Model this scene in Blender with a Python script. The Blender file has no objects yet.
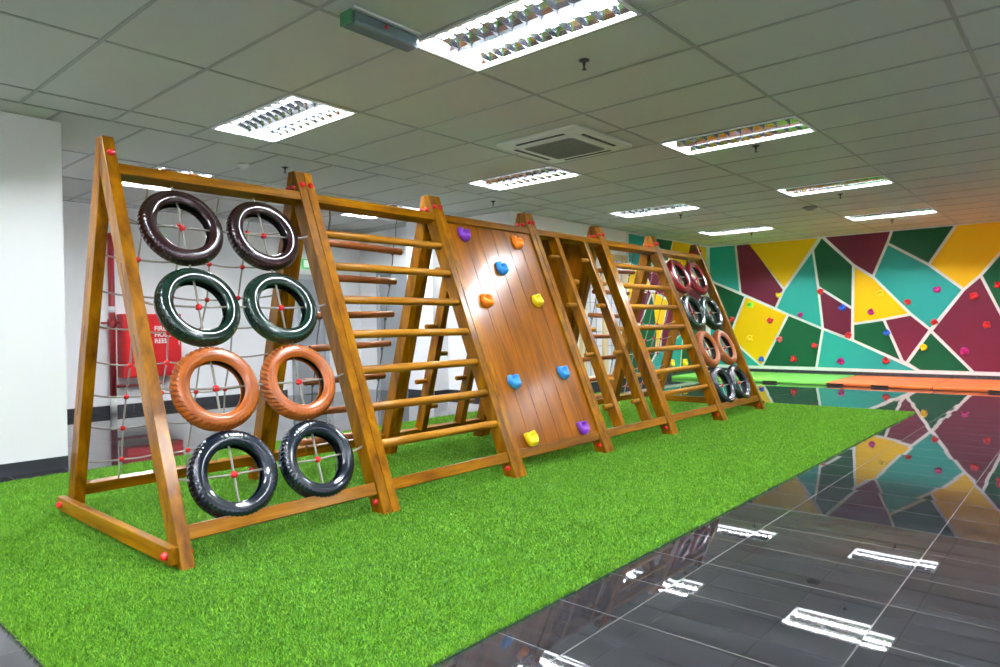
import bpy, bmesh, math, random
import numpy as np
from mathutils import Vector, Matrix
random.seed(7)
rng = np.random.default_rng(7)
SC = bpy.context.scene
COL = SC.collection
PI = math.pi
CH = 2.81                      # ceiling height
# ------------------------------------------------------------------ materials
def new_mat(name):
    m = bpy.data.materials.new(name); m.use_nodes = True
    nt = m.node_tree; b = nt.nodes['Principled BSDF']
    return m, nt, b
def mat(name, col, rough=.5, metal=0, coat=0, coat_rough=.1, spec=.5, bump=0, bscale=50, emit=None, es=0, var=0, sss=0, trans=0):
    m, nt, b = new_mat(name)
    b.inputs['Base Color'].default_value = (*col, 1)
    b.inputs['Roughness'].default_value = rough
    b.inputs['Metallic'].default_value = metal
    b.inputs['Coat Weight'].default_value = coat
    b.inputs['Coat Roughness'].default_value = coat_rough
    b.inputs['Specular IOR Level'].default_value = spec
    b.inputs['Transmission Weight'].default_value = trans
    if emit:
        b.inputs['Emission Color'].default_value = (*emit, 1); b.inputs['Emission Strength'].default_value = es
    N = nt.nodes; L = nt.links
    if bump or var:
        tc = N.new('ShaderNodeTexCoord'); nz = N.new('ShaderNodeTexNoise')
        nz.inputs['Scale'].default_value = bscale; nz.inputs['Detail'].default_value = 4
        L.new(tc.outputs['Object'], nz.inputs['Vector'])
        if bump:
            bp = N.new('ShaderNodeBump'); bp.inputs['Strength'].default_value = bump; bp.inputs['Distance'].default_value = .01
            L.new(nz.outputs['Fac'], bp.inputs['Height']); L.new(bp.outputs['Normal'], b.inputs['Normal'])
        if var:
            mx = N.new('ShaderNodeMix'); mx.data_type = 'RGBA'
            mx.inputs['A'].default_value = (*[c*(1-var) for c in col], 1); mx.inputs['B'].default_value = (*[min(1, c*(1+var)) for c in col], 1)
            L.new(nz.outputs['Fac'], mx.inputs['Factor']); L.new(mx.outputs['Result'], b.inputs['Base Color'])
    return m
def wood(name, scale, dark, mid, light, rough=.22, coat=.6):
    """varnished timber: grain stretched along the axis with the small scale"""
    m, nt, b = new_mat(name); N = nt.nodes; L = nt.links
    tc = N.new('ShaderNodeTexCoord'); mp = N.new('ShaderNodeMapping'); mp.inputs['Scale'].default_value = scale
    oi = N.new('ShaderNodeObjectInfo')
    ad = N.new('ShaderNodeVectorMath'); ad.operation = 'ADD'
    sc = N.new('ShaderNodeVectorMath'); sc.operation = 'SCALE'; sc.inputs[0].default_value = (13, 7, 5)
    L.new(oi.outputs['Random'], sc.inputs['Scale'])
    L.new(tc.outputs['Object'], ad.inputs[0]); L.new(sc.outputs[0], ad.inputs[1]); L.new(ad.outputs[0], mp.inputs['Vector'])
    nz = N.new('ShaderNodeTexNoise'); nz.inputs['Scale'].default_value = 1; nz.inputs['Detail'].default_value = 7; nz.inputs['Roughness'].default_value = .62
    nz.inputs['Distortion'].default_value = .5
    L.new(mp.outputs[0], nz.inputs['Vector'])
    cr = N.new('ShaderNodeValToRGB'); e = cr.color_ramp.elements
    e[0].position = .3; e[0].color = (*dark, 1); e[1].position = .72; e[1].color = (*light, 1)
    k = e.new(.5); k.color = (*mid, 1)
    L.new(nz.outputs['Fac'], cr.inputs[0])
    hs = N.new('ShaderNodeHueSaturation')
    mr = N.new('ShaderNodeMapRange'); mr.inputs['To Min'].default_value = .8; mr.inputs['To Max'].default_value = 1.15
    L.new(oi.outputs['Random'], mr.inputs['Value']); L.new(mr.outputs[0], hs.inputs['Value'])
    L.new(cr.outputs[0], hs.inputs['Color']); L.new(hs.outputs[0], b.inputs['Base Color'])
    b.inputs['Roughness'].default_value = rough+.12; b.inputs['Specular IOR Level'].default_value = .10; b.inputs['Coat Weight'].default_value = coat*.5; b.inputs['Coat Roughness'].default_value = .16
    bp = N.new('ShaderNodeBump'); bp.inputs['Strength'].default_value = .12; bp.inputs['Distance'].default_value = .004
    L.new(nz.outputs['Fac'], bp.inputs['Height']); L.new(bp.outputs[0], b.inputs['Normal'])
    return m
WD = ((.09, .028, .0), (.20, .072, .0), (.33, .135, .001))
M = {}
M['wood_leg'] = wood('varnished_timber_upright', (14, 14, 1.6), *WD)
M['wood_bar'] = wood('varnished_timber_bar', (1.6, 14, 14), *WD)
M['wood_tie'] = wood('varnished_timber_tie', (14, 1.6, 14), *WD)
M['wood_rung'] = wood('varnished_dowel', (1.8, 25, 25), (.20, .072, .004), (.31, .125, .007), (.40, .18, .012), .3, .3)
M['wood_hang'] = wood('dark_dowel', (1.8, 25, 25), (.13, .035, .01), (.24, .07, .015), (.3, .1, .02), .3, .4)
M['wood_board'] = wood('varnished_board', (14, 3, 1.3), (.10, .028, .0), (.19, .056, .0), (.28, .095, .001), .17, .5)
M['slot_dark'] = mat('dark_slot_in_timber', (.06, .025, .008), .6)
M['red'] = mat('red_plastic', (.62, .012, .015), .25, coat=.4)
M['rope'] = mat('grey_rope', (.30, .275, .23), .8, bump=.6, bscale=260)
M['rope_dark'] = mat('dark_rope', (.11, .105, .10), .8, bump=.6, bscale=260)
M['tyre_maroon'] = mat('maroon_paint', (.018, .003, .005), .2, coat=.6)
M['tyre_red'] = mat('red_paint', (.20, .006, .012), .2, coat=.7)
M['tyre_green'] = mat('dark_green_paint', (.003, .022, .014), .2, coat=.6)
M['tyre_orange'] = mat('orange_paint', (.31, .068, .001), .35, coat=.3)
M['tyre_blue'] = mat('navy_paint', (.003, .008, .018), .2, coat=.6)
M['white_wall'] = mat('white_paint', (.86, .86, .87), .6, bump=.03, bscale=120)
M['grey_door'] = mat('grey_door_paint', (.30, .32, .34), .45)
M['grey_frame'] = mat('grey_frame_paint', (.42, .44, .46), .45)
M['skirt'] = mat('dark_skirting_tile', (.035, .037, .045), .25, var=.15, bscale=9)
M['skirt_gap'] = mat('skirting_grout', (.25, .25, .25), .8)
M['tile_board'] = mat('ceiling_board', (.54, .55, .52), .85, bump=.15, bscale=300)
M['tbar'] = mat('ceiling_grid_metal', (.33, .335, .32), .5)
M['lampmetal'] = mat('white_lamp_metal', (.85, .86, .88), .35)
M['lampback'] = mat('lamp_back_plate', (.80, .81, .84), .25, metal=1)
M['alu'] = mat('louvre_aluminium', (.80, .81, .84), .13, metal=1)
M['tube'] = mat('lit_fluorescent_tube', (.9, .9, .9), .5, emit=(.90, .95, 1.0), es=85)
M['white_pl'] = mat('white_plastic', (.62, .63, .60), .4)
M['dark_slot'] = mat('dark_vent_slot', (.02, .02, .02), .6)
M['grille'] = mat('grey_grille', (.22, .225, .215), .6, bump=.6, bscale=160)
M['brass'] = mat('dark_brass', (.05, .045, .04), .4, metal=.6)
M['red_box'] = mat('red_cabinet_enamel', (.55, .012, .018), .3)
M['red_pipe'] = mat('dark_red_pipe_paint', (.28, .014, .018), .35)
M['white_print'] = mat('white_print', (.8, .8, .8), .5)
M['green_lit'] = mat('lit_green_sign', (.05, .5, .12), .4, emit=(.10, .75, .2), es=.1)
M['white_lit'] = mat('lit_white_sign', (.8, .9, .8), .4, emit=(.8, 1, .8), es=.12)
M['acrylic'] = mat('smoky_blue_acrylic', (.16, .22, .24), .15, coat=.5, trans=.25)
M['cream'] = mat('cream_timber', (.62, .50, .28), .5, var=.1, bscale=8)
M['pane'] = mat('white_glazed_panel', (.66, .68, .72), .15)
M['lead'] = mat('grey_lattice', (.28, .30, .34), .5)
M['sketch'] = mat('grey_sketch_ink', (.2, .2, .22), .6)
MUR = {'M': (.14, .012, .035), 'T': (.022, .33, .29), 'G': (.002, .085, .03), 'Y': (.86, .52, .0)}
for k, c in MUR.items(): M['mural_'+k] = mat('mural_paint_'+{'M': 'maroon', 'T': 'turquoise', 'G': 'green', 'Y': 'yellow'}[k], c, .5, spec=.25, bump=.03, bscale=120)
M['mural_line'] = mat('mural_paint_white', (.74, .74, .72), .5)
M['mat_green'] = mat('light_green_vinyl', (.22, .72, .10), .35, bump=.1, bscale=60)
M['mat_orange'] = mat('orange_vinyl', (.86, .17, .03), .35, bump=.1, bscale=60)
M['black'] = mat('black_fabric', (.012, .012, .013), .7)
HC = {'r': ('red', (.62, .02, .02)), 'y': ('yellow', (.86, .62, .01)), 'm': ('magenta', (.5, .015, .22)), 'b': ('blue', (.015, .10, .55)),
      'l': ('lime green', (.25, .75, .06)), 'p': ('pink', (.80, .10, .16)), 'o': ('orange', (.95, .25, .01)), 's': ('sky blue', (.035, .30, .80)), 'u': ('purple', (.16, .02, .36))}
for k, (n, c) in HC.items(): M['hold_'+k] = mat('hold_'+n.replace(' ', '_'), c, .38, bump=.12, bscale=90)
M['backing'] = mat('green_backing', (.03, .13, .008), .9)

def grass_mat():
    m, nt, b = new_mat('grass_blade'); N = nt.nodes; L = nt.links
    g = N.new('ShaderNodeNewGeometry'); cr = N.new('ShaderNodeValToRGB'); e = cr.color_ramp.elements
    e[0].position = 0; e[0].color = (.04, .17, .006, 1); e[1].position = 1; e[1].color = (.30, .55, .05, 1)
    k = e.new(.55); k.color = (.125, .34, .014, 1)
    at = N.new('ShaderNodeAttribute'); at.attribute_name = 'shade'
    L.new(at.outputs['Fac'], cr.inputs[0]); L.new(cr.outputs[0], b.inputs['Base Color'])
    b.inputs['Roughness'].default_value = .5; b.inputs['Specular IOR Level'].default_value = .25
    tr = N.new('ShaderNodeBsdfTranslucent'); L.new(cr.outputs[0], tr.inputs['Color'])
    ms = N.new('ShaderNodeMixShader'); ms.inputs[0].default_value = .28
    L.new(b.outputs[0], ms.inputs[1]); L.new(tr.outputs[0], ms.inputs[2]); L.new(ms.outputs[0], N['Material Output'].inputs[0])
    return m
M['grass'] = grass_mat()

def floor_mat():
    m, nt, b = new_mat('polished_dark_floor_tile'); N = nt.nodes; L = nt.links
    SX, SY, FX, FY = .382, .742, 2.224, 1.36
    tc = N.new('ShaderNodeTexCoord'); sp = N.new('ShaderNodeSeparateXYZ'); L.new(tc.outputs['Object'], sp.inputs[0])
    def mth(op, a, bb=None):
        n = N.new('ShaderNodeMath'); n.operation = op
        for i, v in enumerate((a, bb)):
            if v is None: continue
            if isinstance(v, (int, float)): n.inputs[i].default_value = v
            else: L.new(v, n.inputs[i])
        return n.outputs[0]
    cells = []; gr = []
    for o, s, f in (('X', SX, FX), ('Y', SY, FY)):
        t = mth('DIVIDE', mth('SUBTRACT', sp.outputs[o], f), s)
        fl = mth('FLOOR', t); cells.append(fl)
        fr = mth('SUBTRACT', t, fl)
        d = mth('MULTIPLY', mth('MINIMUM', fr, mth('SUBTRACT', 1., fr)), s)
        gr.append(d)
    grout = mth('LESS_THAN', mth('MINIMUM', gr[0], gr[1]), .0021)
    cv = N.new('ShaderNodeCombineXYZ'); L.new(cells[0], cv.inputs[0]); L.new(cells[1], cv.inputs[1])
    wn = N.new('ShaderNodeTexWhiteNoise'); wn.noise_dimensions = '3D'; L.new(cv.outputs[0], wn.inputs['Vector'])
    mp = N.new('ShaderNodeMapping'); mp.inputs['Scale'].default_value = (16, 2.2, 1)
    ad = N.new('ShaderNodeVectorMath'); ad.operation = 'ADD'; sc = N.new('ShaderNodeVectorMath'); sc.operation = 'SCALE'; sc.inputs['Scale'].default_value = 9
    L.new(wn.outputs['Color'], sc.inputs[0]); L.new(tc.outputs['Object'], ad.inputs[0]); L.new(sc.outputs[0], ad.inputs[1]); L.new(ad.outputs[0], mp.inputs['Vector'])
    nz = N.new('ShaderNodeTexNoise'); nz.inputs['Scale'].default_value = 1; nz.inputs['Detail'].default_value = 8; nz.inputs['Roughness'].default_value = .65; nz.inputs['Distortion'].default_value = .8
    L.new(mp.outputs[0], nz.inputs['Vector'])
    cr = N.new('ShaderNodeValToRGB'); e = cr.color_ramp.elements
    e[0].position = .3; e[0].color = (.010, .010, .012, 1); e[1].position = .75; e[1].color = (.048, .049, .056, 1)
    L.new(nz.outputs['Fac'], cr.inputs[0])
    mx = N.new('ShaderNodeMix'); mx.data_type = 'RGBA'; mx.inputs['B'].default_value = (.075, .073, .066, 1)
    L.new(grout, mx.inputs['Factor']); L.new(cr.outputs[0], mx.inputs['A']); L.new(mx.outputs['Result'], b.inputs['Base Color'])
    ro = N.new('ShaderNodeMath'); ro.operation = 'MULTIPLY_ADD'; ro.inputs[1].default_value = .6; ro.inputs[2].default_value = .022
    L.new(grout, ro.inputs[0]); L.new(ro.outputs[0], b.inputs['Roughness'])
    b.inputs['IOR'].default_value = 1.49
    # each tile laid a hair out of level
    s2 = N.new('ShaderNodeVectorMath'); s2.operation = 'SUBTRACT'; s2.inputs[1].default_value = (.5, .5, .5); L.new(wn.outputs['Color'], s2.inputs[0])
    s3 = N.new('ShaderNodeVectorMath'); s3.operation = 'MULTIPLY'; s3.inputs[1].default_value = (.006, .003, 0); L.new(s2.outputs[0], s3.inputs[0])
    g = N.new('ShaderNodeNewGeometry'); a2 = N.new('ShaderNodeVectorMath'); L.new(g.outputs['Normal'], a2.inputs[0]); L.new(s3.outputs[0], a2.inputs[1])
    nn = N.new('ShaderNodeVectorMath'); nn.operation = 'NORMALIZE'; L.new(a2.outputs[0], nn.inputs[0]); L.new(nn.outputs[0], b.inputs['Normal'])
    return m
M['floor'] = floor_mat()

# ------------------------------------------------------------------ mesh helpers
def obj(name, bm, m, parent=None, smooth=False, loc=None):
    me = bpy.data.meshes.new(name); bm.normal_update(); bm.to_mesh(me); bm.free()
    ms = m if isinstance(m, (list, tuple)) else [m]
    for x in ms: me.materials.append(M[x] if isinstance(x, str) else x)
    if smooth:
        for p in me.polygons: p.use_smooth = True
    o = bpy.data.objects.new(name, me); COL.objects.link(o)
    if parent: o.parent = parent
    if loc: o.location = loc
    return o
def tag(o, label=None, cat=None, group=None, kind=None):
    if label: o['label'] = label
    if cat: o['category'] = cat
    if group: o['group'] = group
    if kind: o['kind'] = kind
    return o
def empty(name, loc=(0, 0, 0), **k):
    o = bpy.data.objects.new(name, None); COL.objects.link(o); o.location = loc; o.empty_display_size = .1
    return tag(o, **k)
def box(bm, x0, x1, y0, y1, z0, z1, mi=0, bev=0):
    vs = [bm.verts.new(v) for v in ((x0, y0, z0), (x1, y0, z0), (x1, y1, z0), (x0, y1, z0), (x0, y0, z1), (x1, y0, z1), (x1, y1, z1), (x0, y1, z1))]
    fs = [bm.faces.new([vs[i] for i in f]) for f in ((3, 2, 1, 0), (4, 5, 6, 7), (0, 1, 5, 4), (1, 2, 6, 5), (2, 3, 7, 6), (3, 0, 4, 7))]
    for f in fs: f.material_index = mi
    if bev:
        es = list({e for f in fs for e in f.edges})
        r = bmesh.ops.bevel(bm, geom=es, offset=bev, segments=2, profile=.5, affect='EDGES', clamp_overlap=True)
        for f in r['faces']: f.material_index = mi
def B(*a, **k):
    bm = bmesh.new(); box(bm, *a, **k); return bm
def prism_x(bm, yz, x0, x1, bev=.004, mi=0):
    """polygon in the YZ plane, extruded along X"""
    n = len(yz)
    a = [bm.verts.new((x0, y, z)) for y, z in yz]; b = [bm.verts.new((x1, y, z)) for y, z in yz]
    fs = [bm.faces.new(a[::-1]), bm.faces.new(b)] + [bm.faces.new((a[i], a[(i+1) % n], b[(i+1) % n], b[i])) for i in range(n)]
    bmesh.ops.recalc_face_normals(bm, faces=fs)
    for f in fs: f.material_index = mi
    if bev: bmesh.ops.bevel(bm, geom=list({e for f in fs for e in f.edges}), offset=bev, segments=2, profile=.5, affect='EDGES', clamp_overlap=True)
def tube(bm, pts, r, seg=8, cap=True, rs=None):
    pts = [Vector(p) for p in pts]; n = len(pts); rings = []
    up = None
    for i, p in enumerate(pts):
        t = (pts[min(i+1, n-1)] - pts[max(i-1, 0)]).normalized()
        if up is None: up = t.orthogonal().normalized()
        up = (up - t*up.dot(t)).normalized(); w = t.cross(up); rr = rs[i] if rs else r
        rings.append([bm.verts.new(p + (up*math.cos(a) + w*math.sin(a))*rr) for a in (2*PI*k/seg for k in range(seg))])
    for i in range(n-1):
        for k in range(seg): bm.faces.new((rings[i][k], rings[i][(k+1) % seg], rings[i+1][(k+1) % seg], rings[i+1][k])).smooth = True
    if cap:
        bm.faces.new(rings[0][::-1]); bm.faces.new(rings[-1])
def dowel(bm, a, b, r, seg=14):
    a = Vector(a); b = Vector(b); d = (b-a).normalized(); c = r*.25
    tube(bm, [a, a+d*c, b-d*c, b], r, seg, rs=[r*.75, r, r, r*.75])
def lathe(bm, prof, seg=24, M4=None):
    """profile of (radius, height) about local Z"""
    rings = []
    for r, h in prof:
        if r < 1e-5: rings.append([bm.verts.new((0, 0, h))])
        else: rings.append([bm.verts.new((r*math.cos(2*PI*k/seg), r*math.sin(2*PI*k/seg), h)) for k in range(seg)])
    new = [v for r in rings for v in r]
    for i in range(len(rings)-1):
        a, b = rings[i], rings[i+1]
        for k in range(seg):
            k2 = (k+1) % seg
            if len(a) == 1: f = (a[0], b[k2], b[k])
            elif len(b) == 1: f = (a[k], a[k2], b[0])
            else: f = (a[k], a[k2], b[k2], b[k])
            try: bm.faces.new(f).smooth = True
            except ValueError: pass
    if M4 is not None: bmesh.ops.transform(bm, matrix=M4, verts=new)
def ball(bm, c, r, seg=12):
    lathe(bm, [(r*math.sin(PI*i/8), -r*math.cos(PI*i/8)) for i in range(9)], seg, Matrix.Translation(c))

# ------------------------------------------------------------------ camera
yaw, pitch, roll = math.radians(41.11), math.radians(-.65), math.radians(-.785)
fw = Vector((math.cos(yaw)*math.cos(pitch), math.sin(yaw)*math.cos(pitch), math.sin(pitch)))
rt = Vector((math.sin(yaw), -math.cos(yaw), 0)); up = rt.cross(fw)
r2 = rt*math.cos(roll) + up*math.sin(roll); u2 = -rt*math.sin(roll) + up*math.cos(roll)
cam = bpy.data.objects.new('camera', bpy.data.cameras.new('camera')); COL.objects.link(cam)
cam.matrix_world = Matrix(((r2.x, u2.x, -fw.x, 0), (r2.y, u2.y, -fw.y, 0), (r2.z, u2.z, -fw.z, 1.11), (0, 0, 0, 1)))
cam.data.sensor_width = 36; cam.data.lens = 683.8/1000*36; cam.data.clip_start = .05; cam.data.clip_end = 60
cam.data.dof.use_dof = True; cam.data.dof.focus_distance = 3.9; cam.data.dof.aperture_fstop = 4.5
SC.camera = cam

# ------------------------------------------------------------------ room shell
XW, YW = 14.6, 6.5           # mural wall, side block face
XN, YN, YF = -4.5, -3.2, 10.1  # behind the camera, right side, far back
struct = dict(kind='structure')
o = obj('floor', B(XN-.1, XW+.1, YN-.1, YF+.1, -.1, 0), 'floor'); tag(o, 'polished dark grey floor tiles with pale joints', **struct)

GX, GY, OX, OY = .623, 1.262, 2.76, 1.86      # ceiling grid
YB_ = 6.02                      # the grid starts afresh over the passage
ROWS = [(OY+j*GY, OY+(j+1)*GY, OX, j) for j in range(-5, 3)] + [(OY+3*GY, YB_, OX, 3), (YB_, 7.30, OX+.27, 5), (7.30, 8.56, OX+.27, 4), (8.56, 9.82, OX+.27, 6), (9.82, YF, OX+.27, 7)]
lamp_cells = {}
bm = bmesh.new()
for ya, yb, ox, j in ROWS:
    for i in range(-13, 20):
        x = ox+i*GX
        if i in (-10, -5, 0, 5, 10, 15) and j in (-4, -2, 0, 2, 4) and not (j == 4 and i not in (0, 5)) and not (j == -4 and i > 5) and (i, j) != (5, -2):
            lamp_cells[i, j] = (x+GX/2, (ya+yb)/2); continue
        x0, x1 = max(x, XN), min(x+GX, XW); y0, y1 = max(ya, YN), min(yb, YF)
        if x1-x0 < .02 or y1-y0 < .02: continue
        bm.faces.new([bm.verts.new(v) for v in ((x0, y0, CH+.006), (x0, y1, CH+.006), (x1, y1, CH+.006), (x1, y0, CH+.006))])
    for i in range(-13, 21):
        x = ox+i*GX
        if XN < x < XW: box(bm, x-.012, x+.012, max(ya, YN), min(yb, YF), CH, CH+.005, 1)
    if ya > YN: box(bm, XN, XW, ya-.012, ya+.012, CH, CH+.005, 1)
box(bm, XN-.1, XW+.1, YN-.1, YF+.1, CH+.16, CH+.2, 0)
o = obj('ceiling', bm, ['tile_board', 'tbar']); tag(o, 'grey suspended ceiling of rectangular boards in a metal grid', **struct)

def wall(name, x0, x1, y0, y1, z0=0, z1=CH, m='white_wall', label=None):
    return tag(obj(name, B(x0, x1, y0, y1, z0, z1), m), label, **struct)
wall('wall_left', XN, 1.87, 6.33, YF, label='white wall at the left edge beside the grass')
wall('wall_back', 1.87, 7.72, YF, YF+.15, label='white wall at the far back behind the frame')
wall('wall_partition', 7.72, XW, YW, YF+.15, label='white projecting wall behind the right half of the frame')
wall('wall_near', XN-.15, XN, YN-.15, YF+.15, label='white wall behind the viewer')
wall('wall_front', XN, XW+.15, YN-.15, YN, label='white wall on the right side out of the picture')
wall('wall_right', XW, XW+.15, YN, YW, m='mural_line', label='end wall painted with white lines between coloured patches')
wall('wall_pillar', 7.40, 7.72, 7.85, 8.45, label='white pillar standing out from the partition wall')
wall('wall_pilaster', 7.0, 7.25, YF-.16, YF, label='white narrow pilaster on the far back wall')
def skirting(name, pts, h=.10, t=.012, pitch=.6):
    """row of dark tiles along a polyline (x,y), standing proud by t on its left-hand side"""
    bm = bmesh.new()
    for (xa, ya), (xb, yb) in zip(pts, pts[1:]):
        L = math.hypot(xb-xa, yb-ya); dx, dy = (xb-xa)/L, (yb-ya)/L; nx, ny = -dy, dx
        s = 0
        while s < L-1e-3:
            e = min(L, s+pitch)
            q = [(xa+dx*(s+.0015), ya+dy*(s+.0015)), (xa+dx*(e-.0015), ya+dy*(e-.0015))]
            xs = [q[0][0], q[1][0], q[0][0]+nx*t, q[1][0]+nx*t]; ys = [q[0][1], q[1][1], q[0][1]+ny*t, q[1][1]+ny*t]
            box(bm, min(xs), max(xs), min(ys), max(ys), 0, h, 0)
            s = e
        xs = [xa, xb, xa+nx*t*.8, xb+nx*t*.8]; ys = [ya, yb, ya+ny*t*.8, yb+ny*t*.8]
        box(bm, min(xs), max(xs), min(ys), max(ys), 0, h-.001, 1)
    return tag(obj(name, bm, ['skirt', 'skirt_gap']), **struct)
skirting('baseboard_left', [(1.87, 6.33), (XN, 6.33)])
skirting('baseboard_back', [(6.2, YF), (1.87, YF)])
skirting('baseboard_partition', [(XW, YW), (7.72, YW)], h=.13)
skirting('baseboard_passage', [(7.72, YW), (7.72, 7.85)])
skirting('baseboard_pillar', [(7.72, 7.85), (7.40, 7.85), (7.40, 8.45)])
skirting('baseboard_right', [(XW, YN), (XW, YW)], h=.12)

MURAL_END=[
('M',[(6.78, 2.77), (6.53, 2.78), (6.54, 2.1), (6.79, 2.23)]),
('T',[(6.53, 2.81), (5.91, 2.81), (5.81, 1.74), (6.39, 2.0), (6.54, 2.1)]),
('G',[(6.79, 2.23), (6.39, 2.0), (5.7, 1.68), (6.07, 0.79), (6.8, 1.25)]),
('T',[(6.8, 1.25), (6.07, 0.79), (5.37, 0.165), (6.81, 0.165)]),
('M',[(5.91, 2.81), (5.58, 2.81), (4.89, 1.78), (5.07, 1.39), (5.81, 1.74)]),
('Y',[(5.67, 2.81), (4.17, 2.81), (4.89, 1.78)]),
('T',[(4.32, 2.55), (4.22, 1.8), (4.14, 0.96), (4.81, 1.26), (5.07, 1.39), (4.89, 1.78)]),
('G',[(4.15, 2.81), (3.57, 2.2), (3.59, 1.35), (4.22, 1.8), (4.32, 2.55)]),
('M',[(4.22, 1.8), (3.59, 1.35), (3.6, 0.74), (4.14, 0.96)]),
('Y',[(3.57, 2.2), (3.22, 1.94), (2.6, 1.22), (3.05, 1.13), (3.59, 1.05)]),
('G',[(3.59, 1.05), (3.05, 1.13), (2.75, 0.33), (3.59, 0.73)]),
('M',[(3.05, 1.13), (2.6, 1.22), (2.29, 0.93), (2.68, 0.31), (2.74, 0.34)]),
('T',[(4.14, 0.96), (3.59, 0.73), (2.49, 0.165), (4.27, 0.165)]),
('G',[(4.81, 1.26), (4.14, 0.96), (4.27, 0.165), (5.37, 0.165)]),
('Y',[(5.7, 1.68), (4.81, 1.26), (5.37, 0.165), (6.07, 0.79)]),
('M',[(4.13, 2.81), (2.9, 2.81), (2.98, 2.57), (3.23, 1.95), (3.57, 2.2)]),
('G',[(2.9, 2.81), (1.88, 2.81), (2.31, 2.12), (2.98, 2.57)]),
('Y',[(1.88, 2.81), (1.0, 2.81), (1.0, 2.57), (1.53, 1.88), (1.78, 1.64), (2.31, 2.12)]),
('T',[(2.98, 2.57), (2.31, 2.12), (1.78, 1.64), (2.29, 0.93), (2.6, 1.22), (3.23, 1.95)]),
('M',[(1.53, 1.88), (0.86, 0.27), (0.87, 0.165), (1.64, 0.165), (2.28, 0.91), (1.78, 1.64)]),
('G',[(1.0, 2.57), (0.45, 2.07), (0.86, 0.27), (1.53, 1.88)]),
('G',[(2.29, 0.91), (1.64, 0.165), (2.47, 0.165), (2.67, 0.31)]),
('Y',[(0.45, 2.07), (0.12, 1.41), (0.12, 0.165), (0.86, 0.27)]),
('T',[(1.0, 2.81), (0.11, 2.81), (0.12, 1.41), (1.0, 2.57)]),
]
MURAL_SIDE=[
('T',[(11.07, 2.8), (11.78, 2.79), (12.12, 2.32), (11.72, 2.04), (11.06, 2.25)]),
('G',[(11.78, 2.79), (12.85, 2.81), (12.62, 2.35), (12.12, 2.32)]),
('Y',[(12.85, 2.81), (14.41, 2.81), (14.38, 1.62), (12.62, 2.35)]),
('Y',[(11.06, 2.25), (11.72, 2.04), (11.95, 1.76), (11.49, 1.71), (11.05, 1.55)]),
('M',[(12.12, 2.32), (12.62, 2.35), (14.38, 1.62), (14.07, 1.22), (13.25, 0.91), (12.61, 1.58), (11.95, 1.76), (11.72, 2.04)]),
('M',[(11.05, 1.55), (11.49, 1.71), (11.95, 1.74), (11.47, 1.09), (11.04, 1.15)]),
('G',[(11.95, 1.72), (12.13, 0.98), (12.04, 0.5), (11.64, 0.165), (11.01, 0.165), (11.03, 0.82), (11.47, 1.09)]),
('Y',[(11.95, 1.76), (12.61, 1.58), (12.34, 0.98), (12.12, 0.55)]),
('M',[(12.61, 1.58), (13.25, 0.91), (12.58, 0.68), (12.25, 0.55), (12.34, 0.98)]),
('T',[(12.58, 0.68), (13.25, 0.91), (13.1, 0.165), (11.64, 0.165), (12.12, 0.55)]),
('G',[(13.25, 0.91), (14.37, 1.22), (14.34, 0.165), (13.1, 0.165)]),
]

MURAL_END += [('G', [(.11, 2.81), (-1.1, 2.81), (-.5, 1.7), (.12, 1.41)]), ('M', [(.12, 1.41), (-.5, 1.7), (-1.2, .14), (.12, .14)]),
              ('Y', [(-1.1, 2.81), (-2.4, 2.81), (-1.9, 1.2), (-.5, 1.7)]), ('T', [(-.5, 1.7), (-1.9, 1.2), (-2.6, .14), (-1.2, .14)]), ('G', [(-2.4, 2.81), (-3.18, 2.81), (-3.18, .14), (-2.6, .14), (-1.9, 1.2)])]
def inset_poly(p, d):
    a = sum(p[i][0]*p[(i+1) % len(p)][1]-p[(i+1) % len(p)][0]*p[i][1] for i in range(len(p)))
    if a < 0: p = p[::-1]
    n = len(p); out = []
    for i in range(n):
        p0, p1, p2 = Vector(p[i-1]), Vector(p[i]), Vector(p[(i+1) % n])
        e1 = (p1-p0).normalized(); e2 = (p2-p1).normalized()
        n1 = Vector((-e1.y, e1.x)); n2 = Vector((-e2.y, e2.x))
        k = max(.35, 1+n1.dot(n2)); out.append(p1+(n1+n2)/k*d)
    return out
def patches(name, tab, place, nrm, m0):
    bm = bmesh.new(); keys = 'MTGY'
    for c, p in tab:
        q = inset_poly(p, .024)
        a = [bm.verts.new(place(u, v, 0)) for u, v in q]; b = [bm.verts.new(place(u, v, .004)) for u, v in q]
        fs = [bm.faces.new(b)] + [bm.faces.new((a[i], a[(i+1) % len(a)], b[(i+1) % len(a)], b[i])) for i in range(len(a))]
        for f in fs: f.material_index = keys.index(c)
    bmesh.ops.recalc_face_normals(bm, faces=bm.faces[:])
    for f in bm.faces:
        if len(f.verts) > 4 or True: f.normal_update()
    o = obj(name, bm, ['mural_'+k for k in keys]); o['kind'] = 'structure'; return o
wr = bpy.data.objects['wall_right']; wp = bpy.data.objects['wall_partition']
a = patches('painted_patches', MURAL_END, lambda u, v, d: (XW-.001-d, u, min(v, CH-.01)), None, None); a.parent = wr
b = obj('white_paint_field', B(11.0, XW, YW-.003, YW, .13, CH-.01), 'mural_line'); b.parent = wp; b['kind'] = 'structure'
a = patches('painted_patches', MURAL_SIDE, lambda u, v, d: (u, YW-.003-d, min(v, CH-.01)), None, None); a.parent = wp

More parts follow.
